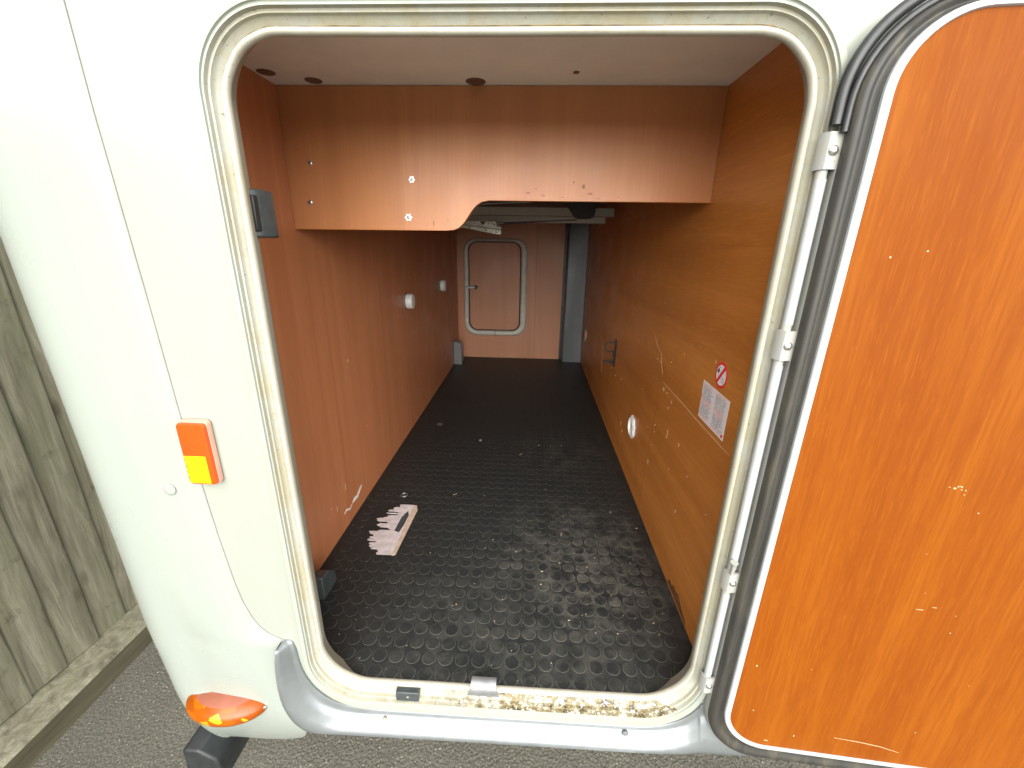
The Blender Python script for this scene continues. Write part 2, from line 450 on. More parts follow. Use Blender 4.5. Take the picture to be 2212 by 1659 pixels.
# side reflector
x0, x1, z0, z1 = -.470, -.427, .4255, .5245
YR = YP-.0062
def slab(name, mat, parent, loop_, y0, y1, inset=.002, smooth=40, extra=None):
    c = (sum(q[0] for q in loop_)/len(loop_), sum(q[1] for q in loop_)/len(loop_))
    def sc(k_): return [(c[0]+(a-c[0])*k_[0], c[1]+(b_-c[1])*k_[1]) for a, b_ in loop_]
    wx = max(q[0] for q in loop_)-c[0]; wz = max(q[1] for q in loop_)-c[1]
    k1 = ((wx-inset)/wx, (wz-inset)/wz); k2 = ((wx-inset*.3)/wx, (wz-inset*.3)/wz)
    ym = y1 + (inset*.9 if y0 > y1 else -inset*.9)
    m = MB(); L = [[(a, y0, b_) for a, b_ in loop_], [(a, ym, b_) for a, b_ in loop_], [(a, (ym+y1)/2-(ym-y1)*.3, b_) for a, b_ in sc(k2)], [(a, y1, b_) for a, b_ in sc(k1)]]
    m.grid(L, False, True); N = len(loop_); m.f.append(tuple(range(3*N, 4*N))); m.mi.append(0)
    return m.build(name, mat, parent, smooth=smooth)
def lens_mat(name, c, scale, dk):
    n = NT(name)
    w = n.n('ShaderNodeTexChecker'); n.put(w.inputs['Vector'], n.map((1, 1, 1), (0, 0, 0), (0, R(45), 0))); w.inputs['Scale'].default_value = scale
    cc = n.mix(n.math('MULTIPLY', w.outputs['Fac'], .35), c, tuple(q*dk for q in c))
    n.bump(w.outputs['Fac'], .0004, .4)
    n.b.inputs['Coat Weight'].default_value = 1.0
    return n.fin(cc, .2, 0, .5, .6)
MAT['amber'] = lens_mat('amber_lens', (.66, .062, .0), 640, .8)
MAT['yellow'] = lens_mat('yellow_prism', (.72, .56, .0), 500, .72)
MAT['amber_edge'] = plain('amber_backing', (.55, .30, .22), .3)
refl = slab('reflector', 'amber_edge', van, rrect(x0-.0006, x1+.0012, z0-.001, z1+.0028, .006), YP-.002, YR-.0035, .001)
slab('lens', 'amber', refl, rrect(x0, x1, z0, z1, .0055), YR-.003, YR-.0085, .003)
yl = [(x0+.0035, z0+.0035), (x1-.0085, z0+.0030)]
for i in range(12):
    zq = z0+.0032+i*.0038; yl += [(x1-.0078, zq), (x1-.0092, zq+.0026)]
yl += [(x1-.0085, z0+.0475), (x0+.0022, z0+.0475)]
for i in range(9): yl += [(x0+.0022+(i % 2)*.0016, z0+.045-i*.0047)]
MB().prism(yl, 1, YR-.0091, YR-.0080).build('reflex_field', 'yellow', refl)

# marker lamp low on the corner
def lamp():
    cx, cy, cz = -.518, -.098, -.058
    a, b_, c = .080, .046, .030
    def ell(u0, u1, nu=20, nv=28, k=1.0, dz=0, flat=1.0):
        rows = []
        for i in range(nu+1):
            ph = u0+(u1-u0)*i/nu
            rows.append([(cx+a*k*math.cos(th)*math.cos(ph)*1.0, cy-b_*k*math.sin(th)*math.cos(ph)*flat-.0, cz+dz+c*k*math.sin(ph)) for th in [math.pi*(j/nv*1.24-.12) for j in range(nv+1)]])
        return rows
    nm = NT('amber_lamp_facets')
    vv = nm.voro(nm.map((42, 25, 80), (.2, 0, .1)), 1.0)
    cc = nm.ramp(nm.n('ShaderNodeSeparateColor').outputs[0], (0, 0.0), (1, 1.0))
    sepn = nm.n('ShaderNodeSeparateColor'); nm.put(sepn.inputs[0], vv['Color'])
    cc = nm.ramp(sepn.outputs[0], (.0, (.26, .048, .0)), (.5, (.32, .072, .0)), (.84, (.36, .10, .0)), (.9, (.62, .34, .01)))
    nm.bump(sepn.outputs[1], .003, .6)
    MAT['lamp'] = nm.fin(cc, .30, 0, .4, .1)
    MAT['lamp_faded'] = plain('faded_amber_top', (.27, .088, .050), .35, 0, .5, .12, 40)
    base = MB(); rr_ = []
    for i in range(13):
        ph = -1.2+2.75*i/12
        rr_.append([(cx-.012+(a+.003)*math.cos(th)*math.cos(ph), cy+.036-(b_+.012)*math.sin(th)*math.cos(ph), cz+.013+(c*.80)*math.sin(ph)) for th in [math.pi*(j/24*1.3-.15) for j in range(25)]])
    base.grid(rr_)
    bo = base.build('marker_lamp', 'white', van, smooth=60)
    m = MB(); m.grid(ell(.80, 1.40)); m.grid(ell(1.40, 1.55)); m.build('lens_top', 'lamp_faded', bo, smooth=60)
    m = MB(); m.grid(ell(-1.45, .80)); m.build('lens', 'lamp', bo, smooth=60)
    MB().disc((cx+.076, cy-.012, cz+.002), (.6, -.8, .1), .0035, .002, 12, .001).build('screw', 'steel', bo, smooth=40)
lamp()

# silver sill moulding round the lower frame corner
inner = [(-.384, .1055), (-.371, .104), (-.3655, .085), (-.3635, .055), (-.357, .022), (-.343, -.008), (-.320, -.032), (-.29, -.046), (-.25, -.0525), (-.18, -.0535), (0, -.0535), (.2, -.0535), (.262, -.0525), (.300, -.044), (.330, -.026), (.350, .0), (.358, .012), (.40, .014), (.6, .014), (1.2, .014), (3.2, .014)]
outer = [(-.3895, .1035), (-.3935, .095), (-.398, .075), (-.402, .045), (-.405, .01), (-.405, -.03), (-.398, -.066), (-.386, -.090), (-.366, -.104), (-.30, -.103), (0, -.099), (.2, -.098), (.262, -.098), (.300, -.098), (.330, -.098), (.350, -.098), (.36, -.098), (.40, -.098), (.6, -.098), (1.2, -.098), (3.2, -.098)]
def resample(P, n_):
    o = []
    for i in range(len(P)-1):
        for k_ in range(n_):
            t = k_/n_
            p0 = P[max(i-1, 0)]; p1 = P[i]; p2 = P[i+1]; p3 = P[min(i+2, len(P)-1)]
            o.append(tuple(.5*((2*b2)+(-a2+c2)*t+(2*a2-5*b2+4*c2-d2)*t*t+(-a2+3*b2-3*c2+d2)*t**3) for a2, b2, c2, d2 in zip(p0, p1, p2, p3)))
    return o+[P[-1]]
inn, ou = resample(inner, 4), resample(outer, 4)
prof = [(.0, -.090), (.0, -.1035), (.05, -.1052), (.14, -.1058), (.22, -.1085), (.27, -.1125), (.36, -.1150), (.50, -.1225), (.62, -.1262), (.74, -.1272), (.86, -.1235), (.94, -.114), (.99, -.100), (1.0, -.085), (.97, -.05)]
rows = []
for t, yv in prof:
    rows.append([(a[0]+(b_[0]-a[0])*t, yv + (0 if i > 8 else (8-i)*.0006), a[1]+(b_[1]-a[1])*t) for i, (a, b_) in enumerate(zip(inn, ou))])
sk = MB(); sk.grid(rows)
sill = sk.build('sill_moulding', 'silver', van, smooth=45)
MAT['screw_rust'] = plain('weathered_screw', (.42, .36, .27), .5, .5)
MB().disc((-.215, -.1085, -.0660), (0, -.9, .3), .0042, .004, 14, .0015).build('screw', 'screw_rust', sill, smooth=40)
MB().disc((.227, -.1090, -.0650), (0, -.9, .3), .0068, .003, 18, .0015).build('screw', 'silver', sill, smooth=40)

# door frame: flange, step and channel swept round the opening
def sweep(name, mats, prof, parent, smooth=35):
    m = MB()
    for (t0, y0, mi), (t1, y1, _) in zip(prof, prof[1:]):
        m.grid([loop(t0, y0), loop(t1, y1)], False, True, mi)
    return m.build(name, mats, parent, smooth=smooth)
fr = sweep('door_frame', ['flange', 'channel'],
    [(1.0, YP+.002, 0), (1.0, -.1050, 0), (.975, -.1078, 0), (.90, -.1082, 0), (.74, -.1074, 0), (.715, -.1048, 0), (.66, -.1040, 0), (.64, -.1066, 0), (.585, -.1066, 1), (.56, -.1010, 1), (.50, -.1000, 1), (.475, -.1022, 1), (.445, -.1018, 1),
     (.425, -.0968, 1), (.36, -.0945, 1), (.24, -.0905, 1), (.16, -.0880, 1), (.12, -.082, 1), (.62, -.050, 1)], van)
# clipped-on bead along the inner edge
bm_ = MB(); rows = []
N8 = 12
for k in range(N8):
    an = 2*math.pi*k/N8
    off = .20+.20*math.cos(an)
    yv = -.0885-.0065*math.sin(an)
    L = []
    for i, (a, b_) in enumerate(zip(LI, LO)):
        dx, dz = b_[0]-a[0], b_[1]-a[1]; l = math.hypot(dx, dz)
        o_ = .0036+.0040*math.cos(an); wob = .00025*math.sin(i*.9)+.0003*math.sin(i*.33)
        L.append((a[0]+dx/l*(o_+wob), yv, a[1]+dz/l*(o_+wob)))
    rows.append(L)
bm_.grid(rows, True, True); bm_.build('bead_trim', 'bead', fr, smooth=60)
MAT['dirt'] = plain('brown_dirt', (.20, .145, .075), .8, 0, .3, .5, 70)
dl = MB(); P = []
for i, (a, b_) in enumerate(zip(LI, LO)):
    dx, dz = b_[0]-a[0], b_[1]-a[1]; l = math.hypot(dx, dz); o_ = .0079+random.uniform(-.0004, .0004)
    P.append((a[0]+dx/l*o_, -.0903, a[1]+dz/l*o_))
dl.tube(P, [random.uniform(.0003, .0011) for _ in P], 6, True); dl.build('dirt_line', 'dirt', fr, smooth=60)
# flat groove line in the sill part of the bead: end clip of metal and black drain pad
c_ = MB(); rows = []
for i in range(9):
    x = -.0555 + (i/8)*.046; fl = .003*abs(i/8-.5)*2
    rows.append([(x, -.072, .006), (x, -.080, .0155), (x, -.092, .0152), (x, -.0975, .010-fl*.3), (x-.004*(.5-i/8)*2, -.0990, .000), (x-.007*(.5-i/8)*2, -.1000, -.006)])
c_.grid(rows); cl = c_.build('striker_clip', 'alu', fr, smooth=50)
MB().box(-.192, -.150, -.1060, -.0900, -.0230, -.0015).build('drain_pad', 'greyblack', fr, bevel=.0015)
MB().disc((-.170, -.1060, -.012), (0, -1, 0), .0022, .0006, 10).build('pad_screw', 'screw_rust', fr)

# latch catch on the left of the opening and the plastic corner at the floor
m = MB(); m.prism([(-.352, -.066), (-.334, -.060), (-.329, -.052), (-.329, -.020), (-.352, -.020)], 2, .777, .838)
lt = m.build('latch_catch', 'greyblack', van, bevel=.003)
MB().box(-.3415, -.3310, -.0645, -.052, .785, .830).build('recess_plate', 'black', lt, bevel=.002)
m = MB(); m.prism([(.085, .001), (.145, .001), (.145, .03), (.115, .058), (.085, .062)], 0, -.440, -.413)
m.build('corner_bracket', 'greyblack', van, bevel=.003)

# ------------------------------------------------------------------ storage bay
YI = -.052
m = MB(); LB = rrect(XL-.01, XR+.01, -.012, ZC+.01, .002)
m.grid([loop(.62, YI), [(a, YI, c) for a, c in LB]], False, True); m.build('inner_lining', 'void', van)
lw = MB().box(XL-.012, XL, YI, YF+.01, -.01, ZC+.01).build('left_wall', 'wood_left', van)
rw = MB().box(XR, XR+.012, YI, YF+.01, -.01, ZC+.01).build('right_wall', 'wood_right', van)
MAT['ceiling'] = plain('grey_ceiling_board', (.84, .88, .86), .5, 0, .5, .05, 14)
ce = MB().box(XL, XR, YI, YB+.016, ZC, ZC+.012).build('ceiling', 'ceiling', van)
# fascia with the S-shaped step
poly = [(XL+.0005, ZC-.001), (XL+.0005, .797), (-.150, .799)]
S = [(-.133, .8005), (-.122, .805), (-.112, .814), (-.104, .825), (-.095, .838), (-.086, .848), (-.075, .855), (-.060, .858)]
poly += S + [(XR-.0005, .859), (XR-.0005, ZC-.001)]
m = MB(); N = len(poly)
# front as strips so that concave outline fills well
top = [(q[0], ZC-.001) for q in poly[1:-1]]; bot = poly[1:-1]
for yv in (YB, YB+.016):
    m.grid([[(a, yv, c) for a, c in top], [(a, yv, c) for a, c in bot]])
m.grid([[(a, YB, c) for a, c in bot], [(a, YB+.016, c) for a, c in bot]])
m.grid([[(bot[0][0], YB, ZC-.001), (bot[0][0], YB, bot[0][1])], [(bot[0][0], YB+.016, ZC-.001), (bot[0][0], YB+.016, bot[0][1])]])
fa = m.build('fascia_board', 'wood_vert', van)
m = MB(); m.grid([[(a, YB-.0006, c+.0008) for a, c in bot], [(a, YB-.0006, c-.0006) for a, c in bot], [(a, YB+.0166, c-.0006) for a, c in bot]])
m.build('edge_strip', 'wood_right', fa)
MAT['scuff_brown'] = plain('brown_scuff', (.30, .135, .075), .6)
def blot0(y, z, ry, rz, k=7):
    return [(y+ry*random.uniform(.6, 1.2)*math.cos(2*math.pi*i/k), z+rz*random.uniform(.6, 1.2)*math.sin(2*math.pi*i/k)) for i in range(k)]
def star(c, rad, k=6):
    m = MB()
    pts = []
    for i in range(2*k):
        q = rad*(1.0 if i % 2 == 0 else .68)*random.uniform(.9, 1.1); pts.append((c[0]+q*math.cos(math.pi*i/k), c[1]+q*math.sin(math.pi*i/k)))
    m.prism(pts, 1, YB-.0016, YB-.0002); return m
for (x, z, rd, kind) in [(-.216, .894, .0068, 1), (-.227, .823, .0080, 1), (-.422, .922, .0052, 0), (-.432, .849, .0055, 0)]:
    if kind:
        s1 = star((x, z), rd).build('screw', 'steel', fa)
    else:
        s1 = MB().disc((x, YB-.0003, z), (0, -1, 0), rd, .0015, 16, .0012).build('screw', 'steel', fa, smooth=40)
    MB().disc((x, YB-.0016, z), (0, -1, 0), rd*.42, .0012, 12, .0006).build('screw_head', 'greyblack' if not kind else 'alu', s1, smooth=40)
for (x, z, a, b_) in [(.02, .872, .006, .0015), (.035, .880, .003, .002), (.05, .868, .005, .0012), (.13, .884, .004, .005), (.145, .872, .006, .002), (.11, .893, .003, .003), (.20, .866, .003, .001), (.16, .863, .007, .001), (-.175, .812, .0015, .006), (-.145, .818, .001, .004), (.09, .865, .004, .001)]:
    MB().prism(blot0(x, z, a, b_), 1, YB-.0004, YB+.0002).build('scuff_mark', 'scuff_brown', fa)
MAT['cap'] = plain('brown_cap', (.16, .085, .06), .5)
for (x, y, rd) in [(-.451, .222, .0155), (-.385, .262, .0155), (-.082, .266, .0185), (.098, .221, .0055)]:
    MB().disc((x, y, ZC), (0, 0, -1), rd, .0016, 24, .0004).build('screw_cap', 'cap', ce, smooth=40)

# studded rubber floor
fl = MB().box(XL, XR, YI-.03, YF+.01, -.012, 0).build('floor_mat', 'floor', van)
def stud(seg):
    m = MB(); r0, r1, h = .0141, .0133, .0003
    A = [(r0*math.cos(2*math.pi*k/seg), r0*math.sin(2*math.pi*k/seg), 0) for k in range(seg)]
    B = [(r1*math.cos(2*math.pi*k/seg), r1*math.sin(2*math.pi*k/seg), h) for k in range(seg)]
    m.grid([A, B], False, True, 1); m.add(B, [tuple(range(seg))], 0); return m
PX = .0326
cells = []
for j in range(-1, 71):
    for i in range(-16, 11):
        x = .0495 + i*PX; y = -.0375 + j*PX
        if XL+.008 < x < XR-.012 and -.075 < y < YF-.01:
            if -.425 < x < -.292 and .225 < y < .462: continue
            cells.append((x, y))
cells.sort(key=lambda q: q[1])
vis = [q for q in cells if -.335 < q[0] < .36 or q[1] > .15]
near, far = vis[:300], [q for q in cells if q not in set(vis[:300])]
sm = None
# studs keep the floor's texture coordinates by staying vertices of the mat's frame: variants share mesh data row by row
NT_obj = None
base = stud(16).mesh('stud')
floor_i, rim_i = MAT['floor'], MAT['stud_rim']
def stud_mat(src, name):
    """same rubber for separate studs: dust follows world position"""
    m = src.copy(); m.name = name
    t = m.node_tree
    tc = [q for q in t.nodes if q.type == 'TEX_COORD'][0]
    ge = t.nodes.new('ShaderNodeNewGeometry')
    for l in list(t.links):
        if l.from_node == tc:
            to = l.to_socket; t.links.remove(l); t.links.new(ge.outputs['Position'], to)
    return m
base.materials.append(stud_mat(floor_i, 'stud_rubber')); base.materials.append(stud_mat(rim_i, 'stud_rim_dust'))
for x, y in near:
    o = bpy.data.objects.new('stud', base); col.objects.link(o); o.parent = fl; o.location = (x, y, 0)
    o.rotation_euler.z = 0
m = MB(); seg = 14
for x, y in far:
    st_ = stud(seg)
    for fc, mi in zip(st_.f, st_.mi): pass
    m.add([(a+x, b_+y, c) for a, b_, c in st_.v], st_.f[:seg], 1)
    o_ = len(m.v) - len(st_.v)
    m.f.append(tuple(o_+k for k in st_.f[-1])); m.mi.append(0)
rest = m.build('far_studs', ['floor', 'stud_rim'], fl); rest['kind'] = 'stuff'

# worn patch with a torn label on the floor
MAT['patch'] = plain('torn_label_paper', (.56, .50, .50), .75, 0, .4, .18, 60)
MAT['ply'] = plain('bare_ply', (.50, .38, .29), .8, 0, .4, .2, 50)
L = [(-.303, .452), (-.300, .425), (-.306, .243), (-.312, .236)]
left = []
y_ = .236
while y_ < .455:
    env = .055*math.sin(max(0, min(1, (y_-.225)/.235))*math.pi)**.7
    hgt = random.uniform(.003, .011)
    ex = -.345 - env*random.choice((.1, .35, .6, .85, 1.0, 1.05)) + random.uniform(-.004, .004)
    left += [(ex+random.uniform(.002, .01), y_), (ex, y_+hgt*.3), (ex+random.uniform(-.003, .006), y_+hgt*.7), (ex+random.uniform(.004, .012), y_+hgt*.95)]
    y_ += hgt
pt = MB()
lp = sorted(left, key=lambda q: q[1])
rows_l = [(a, b_, .0016) for a, b_ in lp]; rows_r = [(-.309, b_, .0016) for a, b_ in lp]
pt.grid([rows_l, rows_r]); pt.grid([[(a, b_, .0) for a, b_, c in rows_l], rows_l])
pa = pt.build('torn_label', 'patch', fl)
MB().prism([(-.3095, .236), (-.3005, .240), (-.2935, .432), (-.302, .456), (-.3095, .454)], 2, .0003, .0022).build('bare_edge', 'ply', pa)
MB().prism([(-.333, .332), (-.318, .326), (-.3135, .365), (-.3125, .405), (-.320, .425), (-.331, .395)], 2, .0012, .0021).build('worn_spot', 'greyblack', pa)
for (x, y, rd) in [(-.357, .508, .0105), (-.360, 1.065, .011), (-.16, .92, .006)]:
    m = MB(); m.tube([(x+rd*math.cos(R(a)), y+rd*math.sin(R(a)), .0014) for a in range(0, 360, 20)], .0011, 6, True)
    m.box(x-rd*.5, x+rd*.5, y-.001, y+.001, .0004, .0016)
    m.build('floor_screw', 'alu', fl)
# bits of straw and grit left on the floor
db = MB()
for i in range(34):
    x, y = random.uniform(-.3, .34), random.uniform(-.04, .9)
    if random.random() < .6: x, y = random.gauss(.17, .10), random.gauss(.2, .14)
    if not (-.40 < x < .36 and -.05 < y): continue
    a = random.uniform(0, math.pi); l = random.uniform(.0008, .0028) if i > 2 else .007
    w = .00045
    db.prism([(x+l*math.cos(a)-w*math.sin(a), y+l*math.sin(a)+w*math.cos(a)), (x-l*math.cos(a)-w*math.sin(a), y-l*math.sin(a)+w*math.cos(a)), (x-l*math.cos(a)+w*math.sin(a), y-l*math.sin(a)-w*math.cos(a)), (x+l*math.cos(a)+w*math.sin(a), y+l*math.sin(a)-w*math.cos(a))], 2, .0014, .0024)
MAT['straw'] = plain('straw_bits', (.48, .40, .24), .8)
o = db.build('straw_bits', 'straw', fl); o['kind'] = 'stuff'

# wall marks: chips, scratches and scrapes (thin raised flakes of bare board)
def flake(parent, side, pts, mat, name='chip_mark', t=.0005):
    """pts in (y, z) on a wall"""
    m = MB()
    if side > 0: m.prism(pts, 0, XR-t, XR+.0002)
    else: m.prism(pts, 0, XL-.0002, XL+t)
    return m.build(name, mat, parent)
def blot(y, z, ry, rz, k=7):
    return [(y+ry*random.uniform(.7, 1.2)*math.cos(2*math.pi*i/k), z+rz*random.uniform(.7, 1.2)*math.sin(2*math.pi*i/k)) for i in range(k)]
def streak(P, w):
    """thin ribbon polygon along a polyline"""
    P = [Vector((a, b_)) for a, b_ in P]; up, dn = [], []
    for i, q in enumerate(P):
        t = (P[min(i+1, len(P)-1)]-P[max(i-1, 0)]).normalized(); nn = Vector((-t.y, t.x))
        ww = w*(.35 if i in (0, len(P)-1) else random.uniform(.7, 1.2))
        up.append(tuple(q+nn*ww)); dn.append(tuple(q-nn*ww))
    return up + dn[::-1]
flake(rw, 1, streak([(.423-.0436*i, .438-.0006*i+random.uniform(-.0006, .0006)) for i in range(10)], .0011), 'chip', 'scratch')
flake(rw, 1, streak([(1.355, .338), (1.362, .315), (1.36, .302), (1.345, .25), (1.327, .189)], .0015), 'chip', 'scratch')
flake(rw, 1, streak([(.545, .535), (.52, .522), (.50, .513)], .0022), 'chip', 'scratch')
flake(rw, 1, streak([(.50, .512), (.463, .50), (.452, .478), (.43, .455)], .0006), 'chip', 'scratch')
for (y, z, a, b_) in [(.49, .482, .008, .0025), (.465, .482, .006, .003), (1.006, .272, .009, .0055), (.894, .295, .008, .0055), (1.098, .276, .008, .005), (1.25, .30, .01, .004), (.408, .422, .005, .006), (.380, .421, .003, .0035), (.340, .411, .0025, .005), (.438, .307, .004, .0045), (.436, .288, .003, .003), (.252, .340, .0028, .0045), (.355, .39, .002, .004), (.335, .33, .0012, .012), (.457, .180, .003, .009), (.60, .25, .002, .004), (.83, .14, .002, .012), (.80, .12, .002, .008), (.29, .255, .0015, .002), (.14, .57, .0012, .0045), (.18, .30, .0015, .003), (.21, .19, .0012, .006)]:
    flake(rw, 1, blot(y, z, a, b_), 'chip')
for i in range(26):
    y, z = random.uniform(.02, 1.3), random.uniform(.05, .78)
    flake(rw, 1, blot(y, z, random.uniform(.0008, .002), random.uniform(.0008, .0025), 5), 'chip')
MAT['burn'] = plain('burnt_wood', (.13, .055, .020), .6, 0, .4, .5, 40)
flake(rw, 1, [(.19, .006), (.178, .022), (.165, .018), (.15, .030), (.135, .026), (.12, .034), (.10, .022), (.07, .012), (.06, .004)], 'burn', 'scorch_mark', .0004)
flake(lw, -1, streak([(.462, .062), (.449, .058), (.425, .047), (.405, .050), (.39, .047)], .0055), 'scuff_white', 'scrape')
flake(lw, -1, streak([(.385, .046), (.37, .040), (.35, .052), (.335, .047)], .0026), 'scuff_white', 'scrape')
for (y, z, a, b_) in [(.463, .458, .004, .005), (.803, .375, .004, .006), (.62, .33, .003, .0035), (.30, .09, .002, .008), (.36, .12, .002, .010), (1.3, .36, .004, .004), (.55, .22, .002, .003), (.27, .11, .0015, .004)]:
    flake(lw, -1, blot(y, z, a, b_), 'chip')
for i in range(16):
    y, z = random.uniform(.1, 1.3), random.uniform(.05, .6)
    flake(lw, -1, blot(y, z, random.uniform(.0008, .0018), random.uniform(.0008, .002), 5), 'chip')

# cut panel line of the right wall hatch
MAT['groove'] = plain('panel_groove', (.17, .055, .012), .6)
P = [(.475, .02), (.47, .16), (.462, .25), (.45, .32), (.435, .375)]
flake(rw, 1, streak(P, .0008), 'groove', 'panel_groove')

# stickers on the right wall
MAT['paper'] = plain('sticker_white', (.74, .72, .74), .45, 0, .5, .03, 20)
MAT['red'] = plain('sign_red', (.72, .03, .04), .4, 0, .5, .04, 20)
MAT['ink'] = plain('print_black', (.05, .05, .055), .5)
def rdisc(cy, cz, r0, t0, t1, seg=40): 
    m = MB(); m.prism([(cy+r0*math.cos(2*math.pi*k/seg), cz+r0*math.sin(2*math.pi*k/seg)) for k in range(seg)], 0, XR-t1, XR-t0); return m
cy, cz = .109, .5535
ns = rdisc(cy, cz, .0245, -.0002, .0004).build('no_smoking_sign', 'red', rw)
rdisc(cy, cz, .0192, .0002, .0006).build('sign_field', 'paper', ns)
def srect(cy, cz, l, w, ang, t0, t1):
    a = R(ang); m = MB()
    m.prism([(cy+su*l*math.cos(a)-sv*w*math.sin(a), cz+su*l*math.sin(a)+sv*w*math.cos(a)) for su, sv in ((1, 1), (-1, 1), (-1, -1), (1, -1))], 0, XR-t1, XR-t0); return m
# cigarette lies from upper far end to lower near end, the bar crosses it
srect(cy+.0015, cz-.001, .0155, .0032, 35, .0004, .0008).build('cigarette_outline', 'ink', ns)
srect(cy-.0010, cz-.0027, .0118, .0022, 35, .0006, .0010).build('cigarette_paper', 'paper', ns)
srect(cy+.0120, cz+.0055, .0022, .0034, 35, .0007, .0011).build('ember', 'ink', ns)
m = MB(); m.tube([(XR-.0008, cy+.0085+.0022*math.sin(i*.9), cz+.0085+i*.0012) for i in range(6)], .0005, 5); m.build('smoke_curl', 'ink', ns)
srect(cy, cz, .0208, .0030, -52, .0008, .0013).build('prohibition_bar', 'red', ns)
# printed instruction label: two columns of red and black lines
n = NT('instruction_label_print')
q = n.xyz()
ycol = n.math('MULTIPLY', n.math('SUBTRACT', .177, q[1]), 1/.117)
zrow = n.math('MULTIPLY', n.math('SUBTRACT', .5235, q[2]), 1/.0775)
rowi = n.math('MULTIPLY', zrow, 23.0)
fr_ = n.math('FRACT', rowi)
line = n.math('MULTIPLY', n.math('GREATER_THAN', fr_, .30), n.math('LESS_THAN', fr_, .80))
cmb = n.n('ShaderNodeCombineXYZ'); n.put(cmb.inputs[0], n.math('MULTIPLY', ycol, 42.0)); n.put(cmb.inputs[1], n.math('MULTIPLY', n.math('FLOOR', rowi), 7.3))
wn_ = n.noise(cmb.outputs[0], 1.0, 2, .6)
words = n.math('GREATER_THAN', wn_, .43)
cmb2 = n.n('ShaderNodeCombineXYZ'); n.put(cmb2.inputs[1], n.math('MULTIPLY', n.math('FLOOR', rowi), 3.7)); n.put(cmb2.inputs[0], n.math('FLOOR', n.math('MULTIPLY', ycol, 2.0)))
rown = n.noise(cmb2.outputs[0], 1.0, 0)
half = n.math('FRACT', n.math('MULTIPLY', ycol, 2.0))
lim = n.math('MULTIPLY_ADD', rown, .7, .45)
inc = n.math('MULTIPLY', n.math('GREATER_THAN', half, .08), n.math('LESS_THAN', half, n.math('MINIMUM', lim, .93)))
edge = n.math('MULTIPLY', n.math('GREATER_THAN', zrow, .06), n.math('LESS_THAN', zrow, .95))
ink = n.math('MULTIPLY', n.math('MULTIPLY', n.math('MULTIPLY', line, words), inc), edge)
isred = n.math('MAXIMUM', n.math('LESS_THAN', zrow, .13), n.math('MULTIPLY', n.math('GREATER_THAN', zrow, .43), n.math('LESS_THAN', zrow, .62)))
isred = n.math('MAXIMUM', isred, n.math('GREATER_THAN', zrow, .88))
inkc = n.mix(isred, (.16, .17, .20), (.66, .12, .12))
c = n.mix(n.math('MULTIPLY', ink, .8), (.74, .71, .73), inkc)
MAT['label'] = n.fin(c, .4)
lpts = [(.177, .5235)] + [(.177-.0005*random.random(), .5235-.0775*k/6) for k in (1, 2)] + [(.1735, .490), (.1755, .484), (.176, .446), (.060, .4445), (.059, .521), (.10, .5215), (.14, .5225)]
lab = MB().prism(lpts, 0, XR-.0005, XR+.0002).build('instruction_label', 'label', rw)
srect(.066, .4515, .0028, .0036, 80, .0004, .0008).build('label_emblem', 'red', lab)
lab['label'] = 'white instruction label with rows of red and black print'

# vent ring in the right wall
MAT['white_plastic'] = plain('white_plastic', (.72, .73, .70), .35, 0, .5, .05, 30)
m = MB(); cyv, czv = .662, .2005; seg = 48
def ring_pts(rd, xx, wob=0): return [(xx, cyv+(rd+wob*(1 if (k//3) % 2 else 0))*math.cos(2*math.pi*k/seg), czv+(rd+wob*(1 if (k//3) % 2 else 0))*math.sin(2*math.pi*k/seg)) for k in range(seg)]
m.grid([ring_pts(.036, XR-.0002, .0035), ring_pts(.036, XR-.003, .0035), ring_pts(.032, XR-.008), ring_pts(.029, XR-.008), ring_pts(.0275, XR-.002), ring_pts(.001, XR-.0035)], False, True)
m.build('vent_ring', 'white_plastic', rw, smooth=35)
m = MB(); cyv, czv = 2.00, .23
m.grid([ring_pts(.036, XR-.0002), ring_pts(.035, XR-.010), ring_pts(.001, XR-.011)], False, True); m.build('vent_ring', 'chip', rw, smooth=35)
# black lashing staples
m = MB(); m.box(XR-.003, XR-.0002, 1.035, 1.067, .300, .412)
hk = m.build('lashing_plate', 'black', rw, bevel=.001)
for zc_, tw in ((.380, .018), (.318, .005)):
    m = MB(); P = []
    for k in range(13):
        a = math.pi*k/12
        P.append((XR-.028-.016*math.sin(a), 1.05+ (tw*.2)*math.cos(a), zc_+tw*math.cos(a)))
    m.tube([(XR-.002, P[0][1], P[0][2])] + P + [(XR-.002, P[-1][1], P[-1][2])], .0028, 8); m.build('staple_loop', 'black', hk, smooth=60)
m = MB(); m.tube([(XR-.006, 1.05, .36-.005*i) for i in range(6)], [.003, .0045, .003, .0045, .003, .004], 8); m.build('chain_link', 'black', hk, smooth=60)

# white stubs on the left wall
for (y, z) in [(1.045, .547), (1.70, .547)]:
    m = MB(); seg = 28
    def rg(rd, xx): return [(xx, y+rd*math.cos(2*math.pi*k/seg), z+rd*math.sin(2*math.pi*k/seg)) for k in range(seg)]
    m.grid([rg(.030, XL+.0002), rg(.030, XL+.026), rg(.0275, XL+.030), rg(.020, XL+.0315), rg(.0005, XL+.032)], False, True)
    s1 = m.build('pipe_stub', 'white_plastic', lw, smooth=40)
    MB().tube([(XL+.004, y+.0315*math.cos(R(a)), z+.0315*math.sin(R(a))) for a in range(0, 360, 15)], .002, 6, True).build('stub_collar', 'greyblack', s1, smooth=60)

